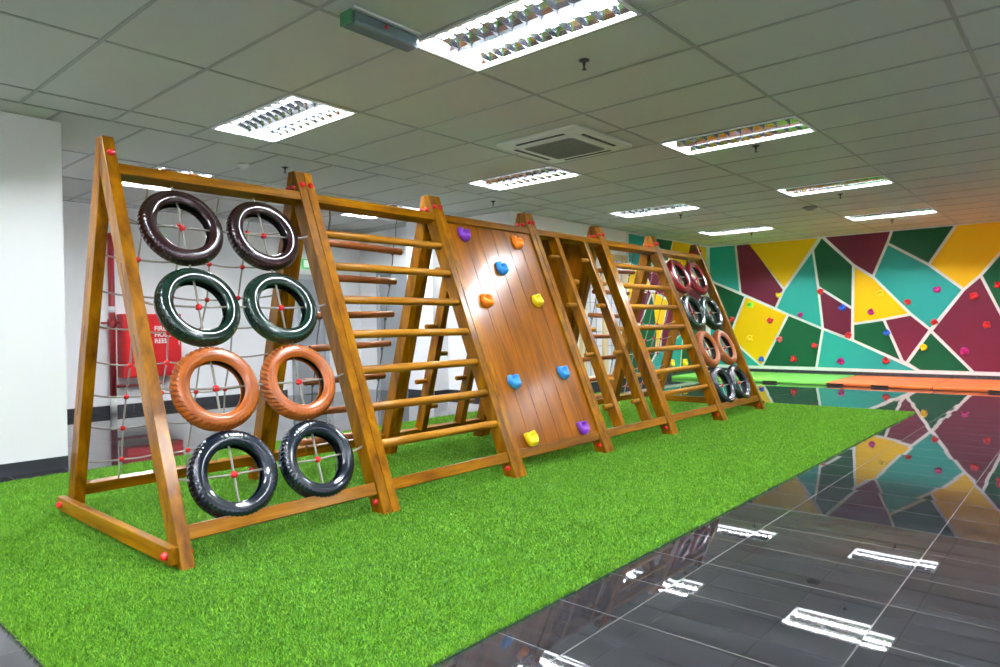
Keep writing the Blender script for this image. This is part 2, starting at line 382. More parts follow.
# cream framed glazed lattice on the partition wall
bm = bmesh.new()
for x in (9.45, 10.12, 10.80): box(bm, x, x+.13, YW-.07, YW, .13, 2.35, 0, .004)
for z in (.13, 2.25): box(bm, 9.45, 10.93, YW-.065, YW, z, z+.1, 0, .004)
w1 = tag(obj('window_1', bm, 'cream'), 'cream framed white glazed lattice panels on the partition wall', **struct)
for x0, x1 in ((9.58, 10.12), (10.25, 10.80)):
    bm = B(x0, x1, YW-.02, YW, .23, 2.25, mi=0)
    for i in range(1, 3): box(bm, x0+(x1-x0)*i/3-.006, x0+(x1-x0)*i/3+.006, YW-.028, YW-.02, .23, 2.25, 1)
    for i in range(1, 8): box(bm, x0, x1, YW-.027, YW-.02, .23+i*.25, .242+i*.25, 1)
    p = obj('pane', bm, ['pane', 'lead'], w1)
# far door, its frame
bm = bmesh.new()
for a in ((6.30, 6.38), (6.92, 7.0)): box(bm, *a, YF-.06, YF, 0, 2.02, 0, .004)
box(bm, 6.30, 7.0, YF-.06, YF, 1.94, 2.02, 0, .004)
d1 = tag(obj('door_1', bm, 'grey_frame'), 'grey door in the far back wall below the exit sign', **struct)
leaf = obj('door_leaf', B(6.38, 6.92, YF-.03, YF, .01, 1.94), 'grey_door', d1)
bm = bmesh.new(); dowel(bm, (6.46, YF-.07, 1.0), (6.58, YF-.07, 1.0), .01); box(bm, 6.455, 6.475, YF-.07, YF-.03, .99, 1.01)
obj('door_handle', bm, 'alu', leaf)
# doorway leaf beside the pillar (passage side)
bm = bmesh.new()
for y0 in (8.6, 9.5): box(bm, 7.66, 7.72, y0, y0+.07, 0, 2.1, 0, .004)
box(bm, 7.66, 7.72, 8.6, 9.57, 2.03, 2.1, 0, .004)
d2 = tag(obj('door_2', bm, 'grey_frame'), 'grey door at the end of the passage beside the pillar', **struct)
obj('door_leaf', B(7.69, 7.72, 8.67, 9.5, .01, 2.03), 'grey_door', d2)

# ------------------------------------------------------------------ ceiling fittings
def make_lamp(name):
    root = empty(name)
    W, L, H = GX-.03, GY-.03, .095
    bm = bmesh.new()      # housing: rim + white inner shell, open at the bottom
    x0, y0 = -W/2, -L/2
    for a in ((x0, -x0, y0, y0+.02), (x0, -x0, -y0-.02, -y0), (x0, x0+.02, y0+.02, -y0-.02), (-x0-.02, -x0, y0+.02, -y0-.02)):
        box(bm, *a, -.006, H, 0)
    box(bm, x0, -x0, y0, -y0, H, H+.01, 1)
    obj('housing', bm, ['lampmetal', 'lampback'], root)
    for sx in (-.15, .15):
        bm = bmesh.new(); tube(bm, [(sx, -L/2+.045, .055), (sx, L/2-.045, .055)], .0145, 10)
        obj('fluorescent_tube', bm, 'tube', root)
    bm = bmesh.new()
    # long parabolic reflectors: outer walls and the central spine
    for cx in (-.15, .15):
        for s in (-1, 1):
            pr = [(.135, .0), (.128, .02), (.11, .045), (.085, .07)]
            for (a0, b0), (a1, b1) in zip(pr, pr[1:]):
                v = [(cx+s*a0, y0+.022, b0), (cx+s*a0, -y0-.022, b0), (cx+s*a1, -y0-.022, b1), (cx+s*a1, y0+.022, b1)]
                f = bm.faces.new([bm.verts.new(q) for q in v]); f.smooth = True
    # cross blades, V section with a scooped lower edge
    n = 11
    for cx in (-.15, .15):
        for k in range(1, n):
            y = -L/2+.022+(L-.044)*k/n
            sg = 8; top = []; bl = []; br = []
            for q in range(sg+1):
                t = -1+2*q/sg; x = cx+t*.134
                zb = .001+.024*(1-t*t)
                bl.append(bm.verts.new((x, y-.010, zb+.038))); br.append(bm.verts.new((x, y+.010, zb+.038))); top.append(bm.verts.new((x, y, zb)))
            for q in range(sg):
                bm.faces.new((bl[q], bl[q+1], top[q+1], top[q])); bm.faces.new((top[q], top[q+1], br[q+1], br[q]))
    obj('louvre', bm, 'alu', root)
    return root
def copy_thing(root, loc):
    c = root.copy(); COL.objects.link(c); c.location = loc
    for ch in root.children:
        k = ch.copy(); COL.objects.link(k); k.parent = c
        for g in ch.children:
            q = g.copy(); COL.objects.link(q); q.parent = k
    return c
lamp_labels = {(0, 0): 'large ceiling light with louvres beside the grey emergency box, nearest the viewer',
 (0, 2): 'square-looking ceiling light above the first tyre panel, left of the emergency box',
 (0, 4): 'ceiling light just above and behind the leftmost top beam, partly hidden by it',
 (5, 0): 'louvred ceiling light right of the air conditioner cassette',
 (5, 2): 'louvred ceiling light just below the air conditioner cassette',
 (5, 4): 'ceiling light peeping over the beam of the first ladder, in front of the white partition',
 (10, 0): 'louvred ceiling light in the middle of the right-hand row, third from the viewer',
 (15, 0): 'louvred ceiling light nearest the yellow corner of the mural, right-hand row',
 (10, 2): 'ceiling light above the second ladder, left of the smoke detector',
 (15, 2): 'small far ceiling light above the turquoise corner of the mural'}
proto = None
n = 0
for (i, j) in sorted(lamp_cells):
    loc = (*lamp_cells[i, j], CH)
    if proto is None: proto = o = make_lamp('ceiling_light'); o.location = loc
    else: o = copy_thing(proto, loc)
    lab = lamp_labels.get((i, j))
    tag(o, lab or 'louvred ceiling light behind or right of the viewer, outside the picture', 'ceiling light', 'recessed louvred ceiling lights')

# air-conditioner cassette
ax, ay = 5.28, 3.77
ac = empty('air_conditioner', (ax, ay, CH), label='white square air conditioner cassette in the ceiling with dark slots', cat='air conditioner')
bm = bmesh.new(); h = .47
ring_o = []; 
def rrect(hw, r, z, n=6):
    out = []
    for cx, cy, a0 in ((hw-r, hw-r, 0), (-hw+r, hw-r, PI/2), (-hw+r, -hw+r, PI), (hw-r, -hw+r, 3*PI/2)):
        for k in range(n+1): a = a0+PI/2*k/n; out.append((cx+r*math.cos(a), cy+r*math.sin(a), z))
    return out
def loft(bm, loops, cap=True, mi=0):
    R_ = [[bm.verts.new(p) for p in l] for l in loops]; n = len(R_[0])
    for a, b in zip(R_, R_[1:]):
        for k in range(n): f = bm.faces.new((a[k], a[(k+1) % n], b[(k+1) % n], b[k])); f.material_index = mi
    if cap: f = bm.faces.new(R_[-1]); f.material_index = mi
loft(bm, [rrect(h, .05, -.001), rrect(h, .05, -.02), rrect(h-.02, .05, -.032), rrect(h-.115, .06, -.034), rrect(h-.125, .06, -.028)])
obj('fascia', bm, 'white_pl', ac)
bm = bmesh.new(); loft(bm, [rrect(.34, .06, -.029), rrect(.335, .06, -.040), rrect(.30, .05, -.045)]); obj('grille_frame', bm, 'white_pl', ac)
bm = bmesh.new(); loft(bm, [rrect(.285, .05, -.044), rrect(.28, .05, -.048)])
for k in range(-9, 10): box(bm, -.27, .27, k*.028-.003, k*.028+.003, -.053, -.047)
obj('intake_grille', bm, 'grille', ac)
for k in range(4):
    bm = B(-.27, .27, .365, .40, -.037, -.030)
    o = obj('air_slot', bm, 'dark_slot', ac); o.rotation_euler[2] = k*PI/2
# emergency light box
el = empty('emergency_light', (2.24, 2.95, CH), label='grey-blue translucent emergency light box on the ceiling with a red spot', cat='emergency light')
obj('lamp_cover', B(.0, .47, .0, .11, -.09, -.012, bev=.02), 'acrylic', el)
obj('mounting_plate', B(.0, .47, -.01, .12, -.012, 0), 'white_pl', el)
obj('end_cap', B(-.012, .0, .005, .105, -.085, -.012, bev=.003), mat('green_cap', (.05, .22, .09), .3), el)
bm = bmesh.new(); ball(bm, (.22, -.004, -.045), .011); obj('indicator', bm, 'red', el)
# sprinklers
spl = [((3.70, 2.48), 'dark sprinkler head below the large ceiling light, right of it'), ((7.0, 6.2), 'small sprinkler head above the climbing board, near the partition corner'),
       ((6.62, 2.47), 'sprinkler head below the louvred light right of the air conditioner'), ((9.92, 2.58), 'sprinkler head under the third light of the right-hand row'),
       ((13.1, 2.6), 'sprinkler head under the light nearest the mural'), ((9.95, 4.9), 'sprinkler head beneath the light left of the smoke detector'),
       ((3.97, 6.44), 'sprinkler head above the left tyre panel, beside the white smoke detector'), ((13.0, 4.95), 'sprinkler head beneath the far light by the turquoise patch')]
for (x, y), lab in spl:
    bm = bmesh.new()
    lathe(bm, [(0, 0), (.035, 0), (.035, -.006), (.010, -.012), (.010, -.03), (.006, -.034), (.006, -.055), (.016, -.057), (.016, -.061), (0, -.061)], 12)
    o = obj('sprinkler', bm, 'brass', loc=(x, y, CH)); tag(o, lab, 'sprinkler', 'ceiling sprinkler heads')
for (x, y), r, lab in (((10.7, 3.2), .10, 'round smoke detector on the ceiling, left of the light nearest the mural'), ((3.6, 6.62), .06, 'small round white smoke detector above the left tyre panel')):
    bm = bmesh.new(); lathe(bm, [(0, 0), (r, 0), (r, -.018), (r*.8, -.03), (r*.55, -.034), (r*.5, -.05), (0, -.055)], 24)
    o = obj('smoke_detector', bm, 'grille' if r > .08 else 'white_pl', loc=(x, y, CH)); tag(o, lab, 'smoke detector')

# ------------------------------------------------------------------ things on the far back wall
fc = empty('fire_hose_cabinet', (3.60, YF-.02, .47), label='red fire hose cabinet with white lettering on the far back wall', cat='fire cabinet')
obj('cabinet_body', B(0, .78, -.20, .015, 0, .87, bev=.006), 'red_box', fc)
dr = obj('door', B(.02, .76, -.215, -.20, .02, .85, bev=.004), 'red_box', fc)
bm = bmesh.new(); dowel(bm, (.73, -.235, .40), (.73, -.235, .50), .008); obj('handle', bm, 'alu', dr)
def text(s, size, loc, m, parent, rot=(PI/2, 0, 0), name='lettering', ext=.002):
    c = bpy.data.curves.new(name, 'FONT'); c.body = s; c.size = size; c.extrude = ext; c.offset = size*.02
    c.materials.append(M[m]); t = bpy.data.objects.new('tmp', c); COL.objects.link(t); dg = bpy.context.evaluated_depsgraph_get()
    me = bpy.data.meshes.new_from_object(t.evaluated_get(dg)); me.name = name; bpy.data.objects.remove(t)
    o = bpy.data.objects.new(name, me); COL.objects.link(o); o.location = loc; o.rotation_euler = rot; o.parent = parent; return o
text('FIRE\nHOSE\nREEL', .088, (.40, -.218, .64), 'white_print', fc)
bm = bmesh.new()
tube(bm, [(.20+.05*math.cos(a), -.217, .54+.05*math.sin(a)) for a in (PI*1.8*k/16 for k in range(17))], .009, 6); box(bm, .23, .28, -.219, -.216, .48, .5)
obj('hose_symbol', bm, 'white_print', fc)
fp = empty('fire_pipe', (3.51, YF-.10, 0), label='tall dark red water pipe with valve left of the fire hose cabinet', cat='pipe')
bm = bmesh.new(); tube(bm, [(0, 0, .22), (0, 0, 2.35)], .04, 16); tube(bm, [(0, 0, 2.3), (0, 0, 2.35), (0, .03, 2.4), (0, .09, 2.4)], .04, 12); obj('riser', bm, 'red_pipe', fp)
bm = bmesh.new(); tube(bm, [(0, 0, 0), (0, 0, .22)], .042, 16); obj('pipe_foot', bm, 'white_pl', fp)
bm = bmesh.new(); tube(bm, [(-.03, 0, .36), (.62, 0, .36), (.66, 0, .38), (.68, 0, .47)], .02, 10); obj('branch_pipe', bm, 'red_pipe', fp)
bm = bmesh.new(); dowel(bm, (-.14, 0, 1.22), (.14, 0, 1.22), .014); tube(bm, [(0, 0, 1.17), (0, 0, 1.27)], .055, 14); obj('valve', bm, 'red_pipe', fp)
bm = bmesh.new(); tube(bm, [(0, 0, 1.36), (0, 0, 1.44)], .045, 14); obj('label_band', bm, 'white_print', fp)
ex = empty('exit_sign', (6.50, YF, 2.12), label='small lit green and white sign on the far wall above the grey door', cat='exit sign')
obj('sign_box', B(0, .30, -.05, 0, 0, .16, bev=.005), 'green_lit', ex)
obj('sign_face', B(.02, .12, -.053, -.05, .02, .14), 'white_lit', ex)

# ------------------------------------------------------------------ artificial grass
GX0, GX1, GY0, GY1 = .70, 9.42, 1.64, 6.05
def grass():
    root = tag(obj('grass_mat', B(GX0, GX1, GY0, GY1, 0.0, .006), 'backing'), 'bright green artificial grass mat laid under the climbing frame', 'grass mat')
    n = 1000000
    u = rng.random(n)**1.45            # thicker sampling towards the near end
    x = GX0+(GX1-GX0)*u; y = GY0+(GY1-GY0)*rng.random(n)**1.12
    x += rng.normal(0, .003, n); y += rng.normal(0, .003, n)
    az = rng.random(n)*2*PI; lean = rng.random(n)*.018 + .003; hh = .011+.013*rng.random(n)
    clump = .5+.5*np.sin(x*31+3*np.sin(y*17))*np.sin(y*29+2*np.sin(x*13))
    hh *= .85+.25*clump
    w = (.0019+.0012*rng.random(n))*(1+.35*(x-GX0)/3)
    a2 = rng.random(n)*2*PI
    dx, dy = np.cos(a2)*w, np.sin(a2)*w
    co = np.empty((n, 3, 3), np.float32)
    co[:, 0] = np.stack([x-dx, y-dy, np.full(n, .004)], 1); co[:, 1] = np.stack([x+dx, y+dy, np.full(n, .004)], 1)
    co[:, 2] = np.stack([x+np.cos(az)*lean, y+np.sin(az)*lean, hh], 1)
    me = bpy.data.meshes.new('grass_pile')
    me.vertices.add(3*n); me.vertices.foreach_set('co', co.ravel())
    me.loops.add(3*n); me.loops.foreach_set('vertex_index', np.arange(3*n, dtype=np.int32))
    me.polygons.add(n); me.polygons.foreach_set('loop_start', np.arange(0, 3*n, 3, dtype=np.int32)); me.polygons.foreach_set('loop_total', np.full(n, 3, np.int32))
    at = me.attributes.new('shade', 'FLOAT', 'FACE'); at.data.foreach_set('value', np.clip(rng.random(n)**1.1, 0, 1).astype(np.float32))
    me.update(); me.materials.append(M['grass'])
    o = bpy.data.objects.new('grass_pile', me); COL.objects.link(o); o.parent = root; o['kind'] = 'stuff'; o['label'] = 'short soft green pile'
grass()

# ------------------------------------------------------------------ mats in front of the mural
MX0, MX1 = 12.62, XW-.03
for y0, y1, m, lab, pads in ((5.05, 6.45, 'mat_green', 'light green folding floor mat, left half of the green ones before the mural', (.5,)), (3.55, 5.03, 'mat_green', 'light green floor mat touching the orange mats before the mural', (.64,)),
                  (1.97, 3.53, 'mat_orange', 'orange floor mat next to the green mat before the mural', (.47, .91)), (.42, 1.95, 'mat_orange', 'orange floor mat at the right edge before the maroon patch', (.45,)), (-1.15, .40, 'mat_orange', 'orange floor mat beyond the right edge of the picture', (.5,))):
    r = empty('floor_mat', (MX0, y0, 0), label=lab, cat='floor mat', group='floor mats along the mural')
    W = MX1-MX0; Lm = y1-y0
    obj('padding', B(0, W, 0, Lm, .003, .055, bev=.012), m, r)
    for k in pads:
        obj('fastening_strip', B(-.006, .002, Lm*k-.13, Lm*k+.13, .008, .04), 'black', r)

# ------------------------------------------------------------------ climbing frame
CY = 4.068                      # where the two slopes meet
Y0, YB = 3.143, 4.722
SL = math.atan2(4.030-Y0, 2.165); SB = math.atan2(YB-4.106, 2.165)
def sd(side): a = SL if side > 0 else SB; return math.sin(a), math.cos(a)
ds, dc = sd(1)
FB = .008
def fr(s, n, side=1):
    """point of the sloping panel: s up the slope, n out of it; side 1 front, -1 back -> (y,z)"""
    a, c = sd(side)
    y = a*s-c*n; z = c*s+a*n
    return (Y0+y if side > 0 else YB-y), z
LW = .062
cf = empty('climbing_apparatus', (5.03, CY, 0), label='long varnished wooden A-shaped climbing frame with ladders, boards and rope nets on the grass', cat='climbing frame')
def part(name, bm, m, parent=None, **k):
    o = obj(name, bm, m, None, **k)
    o.parent = parent or cf
    if o.parent: o.matrix_parent_inverse = Matrix.Translation(-Vector((5.03, CY, 0)))
    return o
def sub(name, bm, m, parent):
    o = obj(name, bm, m, None); o.parent = parent; return o     # parent mesh sits in world coordinates inside cf
FXS = [1.41+1.208*k for k in range(7)]
def leg(xc, side):
    a, c = sd(side); t = a/c; w = .105/c
    ztop = 2.165; D = (CY-Y0 if side > 0 else YB-CY)-.002
    zin = (D-w)/t
    yz = [(t*FB, FB), (w+t*FB, FB), (D, zin), (D, ztop), (t*ztop, ztop)]
    yz = [(Y0+y if side > 0 else YB-y, z) for y, z in yz]
    bm = bmesh.new(); prism_x(bm, yz, xc-LW/2, xc+LW/2, .004)
    part('leg', bm, 'wood_leg')
bays = []
for k in range(6):
    a, b = FXS[k], FXS[k+1]
    xa = a if k == 0 else a+LW/2+.0015
    xb = b if k == 5 else b-LW/2-.0015
    bays.append((xa+LW/2, xb-LW/2))
    for side in (1, -1):
        leg(xa, side); leg(xb, side)
def slab(x0, x1, s0, s1, n0, n1, side, bev=.004):
    yz = [fr(s0, n0, side), fr(s0, n1, side), fr(s1, n1, side), fr(s1, n0, side)]
    bm = bmesh.new(); prism_x(bm, yz, x0, x1, bev); return bm
for k, (x0, x1) in enumerate(bays):
    for side in (1, -1):
        part('top_beam', slab(x0, x1, 2.118, 2.182, -.088, -.004, 1) if side > 0 else slab(x0, x1, 2.045, 2.10, -.066, -.004, -1), 'wood_bar')
        part('bottom_rail', slab(x0, x1, .14, .212, -.060, -.012, side), 'wood_bar')
# ties across the two ends, with red bolt caps
def cap(bm, p, d, r=.016):
    d = Vector(d).normalized(); q = Vector((0, 0, 1)).rotation_difference(d).to_matrix().to_4x4()
    lathe(bm, [(r, 0), (r, r*.35), (r*.85, r*.8), (r*.45, r*1.1), (0, r*1.2)], 12, Matrix.Translation(p) @ q)
def bolt(p, d, parent=None, r=.019):
    bm = bmesh.new(); cap(bm, p, d, r); part('bolt_cap', bm, 'red')
for x, s in ((FXS[0]-LW/2, -1), (FXS[6]+LW/2, 1)):
    xs = sorted((x, x+s*.042))
    part('end_tie', B(xs[0], xs[1], Y0+.035, YB+.02, .035, .115, bev=.004), 'wood_tie')
    for y in (Y0+.075, YB-.045): bolt((x+s*.042, y, .075), (s, 0, 0), r=.02)
for k, x in enumerate(FXS):
    offs = [0] if k in (0, 6) else [-LW/2-.0015, LW/2+.0015]
    for dx in offs:
        for side in (1, -1):
            y, z = fr(2.235 if side > 0 else 2.12, 0, side); bolt((x+dx, y, z), (0, -side*sd(side)[1], sd(side)[0]))
    xl = x - (LW/2 if k in (0,) else LW if k < 6 else LW/2) - .001
    if k:
        for dy in (-.03, .035): bolt((xl, CY+dy, 2.05), (-1, 0, 0), r=.018)
    if k not in (0, 6):
        for side in (1, -1):
            yb, zb = fr(.10, -.045, side); bolt((xl, yb, zb), (-1, 0, 0), r=.02)
    else:
        s = 1 if k == 0 else -1
        for side in (1, -1):
            yb, zb = fr(.09, -.045, side); bolt((x+s*LW/2, yb, zb), (s, 0, 0), r=.018)

for side in (1, -1):            # dark mortise slots in the outer side of the first legs
    for s0, s1 in ((.25, .42), (.66, .82), (1.08, 1.2), (1.47, 1.6)):
        part('slot', slab(FXS[0]-LW/2-.0012, FXS[0]-LW/2+.002, s0, s1, -.055, -.047, side, 0), 'slot_dark')
RS = [.435, .675, .922, 1.170, 1.415, 1.66, 1.90]
def rungs(k):
    x0, x1 = bays[k]
    for s in RS:
        y, z = fr(s, -.040, 1); bm = bmesh.new(); dowel(bm, (x0-.01, y, z), (x1+.01, y, z), .028); part('rung', bm, 'wood_rung')
rungs(1); rungs(4)
# hanging dowel ladders at the back of the same bays
def hanging(k):
    x0, x1 = bays[k]; n0 = -.045
    L_ = lambda s: x0+.32-.055*s; R_ = lambda s: x0+.955-.065*s
    for f, ph in ((L_, 0), (R_, 2)):
        bm = bmesh.new(); pts = []
        for q in range(33):
            s = .17+(2.04-.17)*q/32; y, z = fr(s, n0, -1)
            pts.append((f(s)+.006*math.sin(q*1.9+ph), y-.012, z))
        tube(bm, pts, .0052, 6); part('rope', bm, 'rope_dark')
        for s in (.25, .49, .75, 1.02, 1.27, 1.55, 1.80):
            y, z = fr(s-.033, n0, -1); bm = bmesh.new(); ball(bm, (f(s), y-.012, z), .012, 8); part('rope_knot', bm, 'rope_dark')
    for i, s in enumerate((.25, .49, .75, 1.02, 1.27, 1.55, 1.80)):
        y, z = fr(s, n0, -1); t = .012*math.sin(i*2.3); q = .01*math.sin(i*1.1+k)
        bm = bmesh.new(); dowel(bm, (L_(s)-.07+t, y-.012, z+q), (R_(s)+.07+t, y-.012, z-q), .027); part('hanging_rung', bm, 'wood_hang')
hanging(1); hanging(4)
# peg posts: front of bay 3, back of bay 2
def pegs(k, side):
    x0, x1 = bays[k]; xc = (x0+x1)/2
    for q, px in enumerate((xc-.25, xc+.25)):
        part('peg_post', slab(px-.033, px+.033, .205, (2.12 if side > 0 else 2.046), -.098, -.006, side), 'wood_leg')
        for i in range(7):
            s = 1.92-i*.251
            sg = -1 if i % 2 == 0 else 1
            if side < 0: sg = -sg
            y, z = fr(s, -.045, side); a = px+sg*.033
            bm = bmesh.new(); dowel(bm, (a-sg*.02, y, z), (a+sg*.125, y, z), .022); part('peg', bm, 'wood_rung')
pegs(3, 1); pegs(2, -1)
# climbing boards: front of bay 2, back of bay 3
def board(k, side):
    x0, x1 = bays[k]; bm = bmesh.new(); n = 6; w = (x1-x0)/n
    if side < 0: top = 2.045
    else: top = 2.117
    def pl(a, b, s0, s1, n0, n1, bev):
        s1 = top
        yz = [fr(s0, n0, side), fr(s0, n1, side), fr(s1, n1, side), fr(s1, n0, side)]; prism_x(bm, yz, a, b, bev)
    for i in range(n): pl(x0+i*w+.0008, x0+(i+1)*w-.0008, .213, 2.094, -.040, -.022, .0025)
    pl(x0, x1, .213, 2.094, -.050, -.041, 0)
    return part('climbing_board', bm, 'wood_board')
bf = board(2, 1); board(3, -1)
def hold_bm(scale=1.0, seed=0):
    """chunky cup-shaped hold: rounded body, hollow scooped from above, two ears; lies in XZ, front towards -Y"""
    bm = bmesh.new(); rr = random.Random(seed)
    nu, nv = 24, 12; rows = []
    for j in range(nv+1):
        v = PI/2*j/nv; row = []
        for i in range(nu):
            a = 2*PI*i/nu
            ca, sa = math.cos(a), math.sin(a)
            rad = .055*(1+.06*math.sin(3*a+seed))
            if sa > 0: rad *= 1+.24*math.exp(-((abs(ca)-.66)/.17)**2)-.22*math.exp(-(ca/.36)**2)*sa   # ears and notch
            r = rad*math.cos(v)**.55 if j < nv else 0
            d = .048*math.sin(v)**.8
            x, z = r*ca, r*sa
            hx, hz = x/.026, (z-.016)/.020
            d -= .062*math.exp(-(hx*hx+hz*hz))*math.sin(v)
            d += .010*math.exp(-((x)/.03)**2-((z+.03)/.014)**2)*math.sin(v)
            row.append(bm.verts.new((x*scale, -max(d, 0)*scale, z*scale)))
            if j == nv: break
        rows.append(row)
    for j in range(nv):
        a, b = rows[j], rows[j+1]
        for i in range(nu):
            i2 = (i+1) % nu
            f = bm.faces.new((a[i], b[i], b[i2], a[i2])) if len(b) > 1 else bm.faces.new((a[i], b[0], a[i2]))
            f.smooth = True
    bm.faces.new(rows[0])
    bmesh.ops.recalc_face_normals(bm, faces=bm.faces[:])
    return bm
BH = [('u', 4.058, 2.018), ('o', 4.741, 2.005), ('s', 4.403, 1.729), ('o', 4.079, 1.424), ('y', 4.739, 1.438), ('s', 4.090, .732), ('s', 4.759, .764), ('y', 4.078, .268), ('u', 4.771, .268)]
BH0 = [('u', 3.994, 1.975), ('o', 4.666, 1.955), ('s', 4.348, 1.697), ('o', 4.043, 1.401), ('y', 4.695, 1.414), ('s', 4.086, .721), ('s', 4.752, .753), ('y', 4.097, .262), ('u', 4.785, .262)]
for i, (c, x, s) in enumerate(BH):
    y, z = fr(s, -.021, 1)
    bm = hold_bm(1.12, i); Rm = Matrix.Rotation(-SL, 4, 'X') @ Matrix.Rotation([.12, .1, .05, .1, -.1, .05, .0, -.15, -.1][i], 4, 'Y')
    bmesh.ops.transform(bm, matrix=Matrix.Translation((x, y, z)) @ Rm, verts=bm.verts[:])
    o = sub('climbing_hold', bm, 'hold_'+c, bf); o['label'] = HC[c][0]+' hold'
# rope net with red joints at the back of the end bays
def net(k):
    x0, x1 = bays[k]; n0 = -.045
    rp = None
    SV = [.335, .56, .76, .965, 1.18, 1.39, 1.60, 1.825]
    xs = [x0+.20+.213*i for i in range(4)]
    R_ = random.Random(k)
    J = {}
    for i, x in enumerate(xs):
        for j, s in enumerate(SV): J[i, j] = (x+R_.uniform(-.012, .012), s+R_.uniform(-.018, .018)-.015*math.sin((i+1)/5*PI))
    bm = bmesh.new()
    P = lambda x, s, dn=0: (x, *fr(s, n0+dn, -1))
    for i in range(4):
        pts = [P(xs[i]+.01, 2.02)] + [P(*J[i, j]) for j in reversed(range(8))] + [P(xs[i], .20)]
        out = []
        for a, b in zip(pts, pts[1:]):
            for q in range(4): out.append(Vector(a).lerp(Vector(b), q/4))
        tube(bm, out+[pts[-1]], .0055, 6)
    for j, s in enumerate(SV):
        pts = [P(x0-.005, s+.02)] + [P(*J[i, j]) for i in range(4)] + [P(x1+.005, s+.02)]
        out = []
        for a, b in zip(pts, pts[1:]):
            for q in range(5):
                p = Vector(a).lerp(Vector(b), q/5); p.z -= .008*math.sin(q/5*PI); out.append(p)
        tube(bm, out+[pts[-1]], .0055, 6)
    rp = part('rope_net', bm, 'rope')
    for (i, j), (x, s) in J.items():
        bm = bmesh.new(); ball(bm, P(x, s), .0165, 12); sub('net_joint', bm, 'red', rp)
net(0); net(5)
# ropes that string the tyres in the front of the end bays
TR = .234
TS = [.412, .880, 1.352, 1.838]
def tyre_x(k):
    x0, x1 = bays[k]; xc = (x0+x1)/2
    return xc-.262, xc+.238
def tyre_ropes(k):
    x0, x1 = bays[k]; bm = bmesh.new(); n0 = -.045; P = lambda x, s: (x, *fr(s, n0, 1))
    xa, xb = tyre_x(k)
    for s in TS:
        tube(bm, [P(x0-.004, s+.03), P(x0+.06, s+.012), P(xa, s), P((xa+xb)/2, s+.004), P(xb, s), P(x1-.06, s+.012), P(x1+.004, s+.03)], .0062, 8)
    for x, dx in ((xa, .0), (xb, .0)):
        pts = [P(x-.01, 2.10)]
        for s in reversed(TS): pts += [P(x+.004, s+.12), P(x, s), P(x-.004, s-.12)]
        tube(bm, pts+[P(x, .2)], .0062, 8)
    rp = part('tyre_rope', bm, 'rope')
    for s in TS:
        for x in (xa, xb):
            b2 = bmesh.new(); ball(b2, P(x, s), .019, 12); sub('rope_joint', b2, 'red', rp)
tyre_ropes(0); tyre_ropes(5)

# ------------------------------------------------------------------ tyres
def tyre_mesh(name, m, style):
    """small painted tyre, axis along local Y; hollow, with bead lips and a cut tread"""
    R0, W = TR, .047
    prof = []   # (radius, w, kind) closed loop: outer tread -> side -> bead -> inside -> bead -> side
    for i in range(13):           # tread crown
        t = -1+2*i/12; prof.append((R0-.020*t*t, W*t*.92, 1))
    prof += [(R0-.034, W*1.02, 0), (R0-.046, W*1.06, 0), (R0-.049, W*1.02, 0), (R0-.054, W*1.05, 0), (R0-.066, W*.98, 0), (R0-.074, W*.86, 0), (R0-.077, W*.84, 0), (R0-.084, W*.72, 0), (R0-.088, W*.60, 0),
             (R0-.086, W*.50, 0), (R0-.070, W*.66, 2), (R0-.040, W*.80, 2), (R0-.022, W*.45, 2), (R0-.018, 0, 2)]
    half = prof[13:-1]
    prof += [(r, -w, k) for r, w, k in reversed([p for p in prof[13:-1]])]
    n = 216 if style != 2 else 240; bm = bmesh.new(); rings = []
    for a in range(n):
        th = 2*PI*a/n; row = []
        for (r, w, k) in prof:
            if k == 1:
                t = w/W
                if style == 1:      # chevrons
                    ph = (a/n*54+abs(t)*1.1) % 1; cut = .0055 if (ph < .33 and abs(t) > .12) else 0
                    cut = max(cut, .004 if abs(abs(t)-.0) < .09 else 0)
                elif style == 2:    # deep slanted lugs
                    ph = (a/n*48+t*.9) % 1; cut = .0080 if ph < .34 else 0
                else:
                    ph = (a/n*36+abs(t)*.8) % 1; cut = .0055 if (ph < .2 and abs(t) > .3) else 0
                    cut = max(cut, .004 if .30 < abs(t) < .42 else 0)
                r = r-cut
            row.append(bm.verts.new((r*math.cos(th), w, r*math.sin(th))))
        rings.append(row)
    P = len(prof)
    for a in range(n):
        A, Bq = rings[a], rings[(a+1) % n]
        for i in range(P):
            f = bm.faces.new((A[i], A[(i+1) % P], Bq[(i+1) % P], Bq[i])); f.smooth = True
            if prof[i][2] == 2 and prof[(i+1) % P][2] == 2: f.material_index = 1
    bmesh.ops.recalc_face_normals(bm, faces=bm.faces[:])
    me = bpy.data.meshes.new(name); bm.to_mesh(me); bm.free(); me.materials.append(M[m]); me.materials.append(M['black'])
    me.set_sharp_from_angle(angle=math.radians(38))
    return me
TM = {'maroon': tyre_mesh('tyre', 'tyre_maroon', 1), 'red': tyre_mesh('tyre', 'tyre_red', 3), 'green': tyre_mesh('tyre', 'tyre_green', 3), 'orange': tyre_mesh('tyre', 'tyre_orange', 2), 'navy': tyre_mesh('tyre', 'tyre_blue', 1)}
rown = ['lowest', 'third', 'second', 'top']
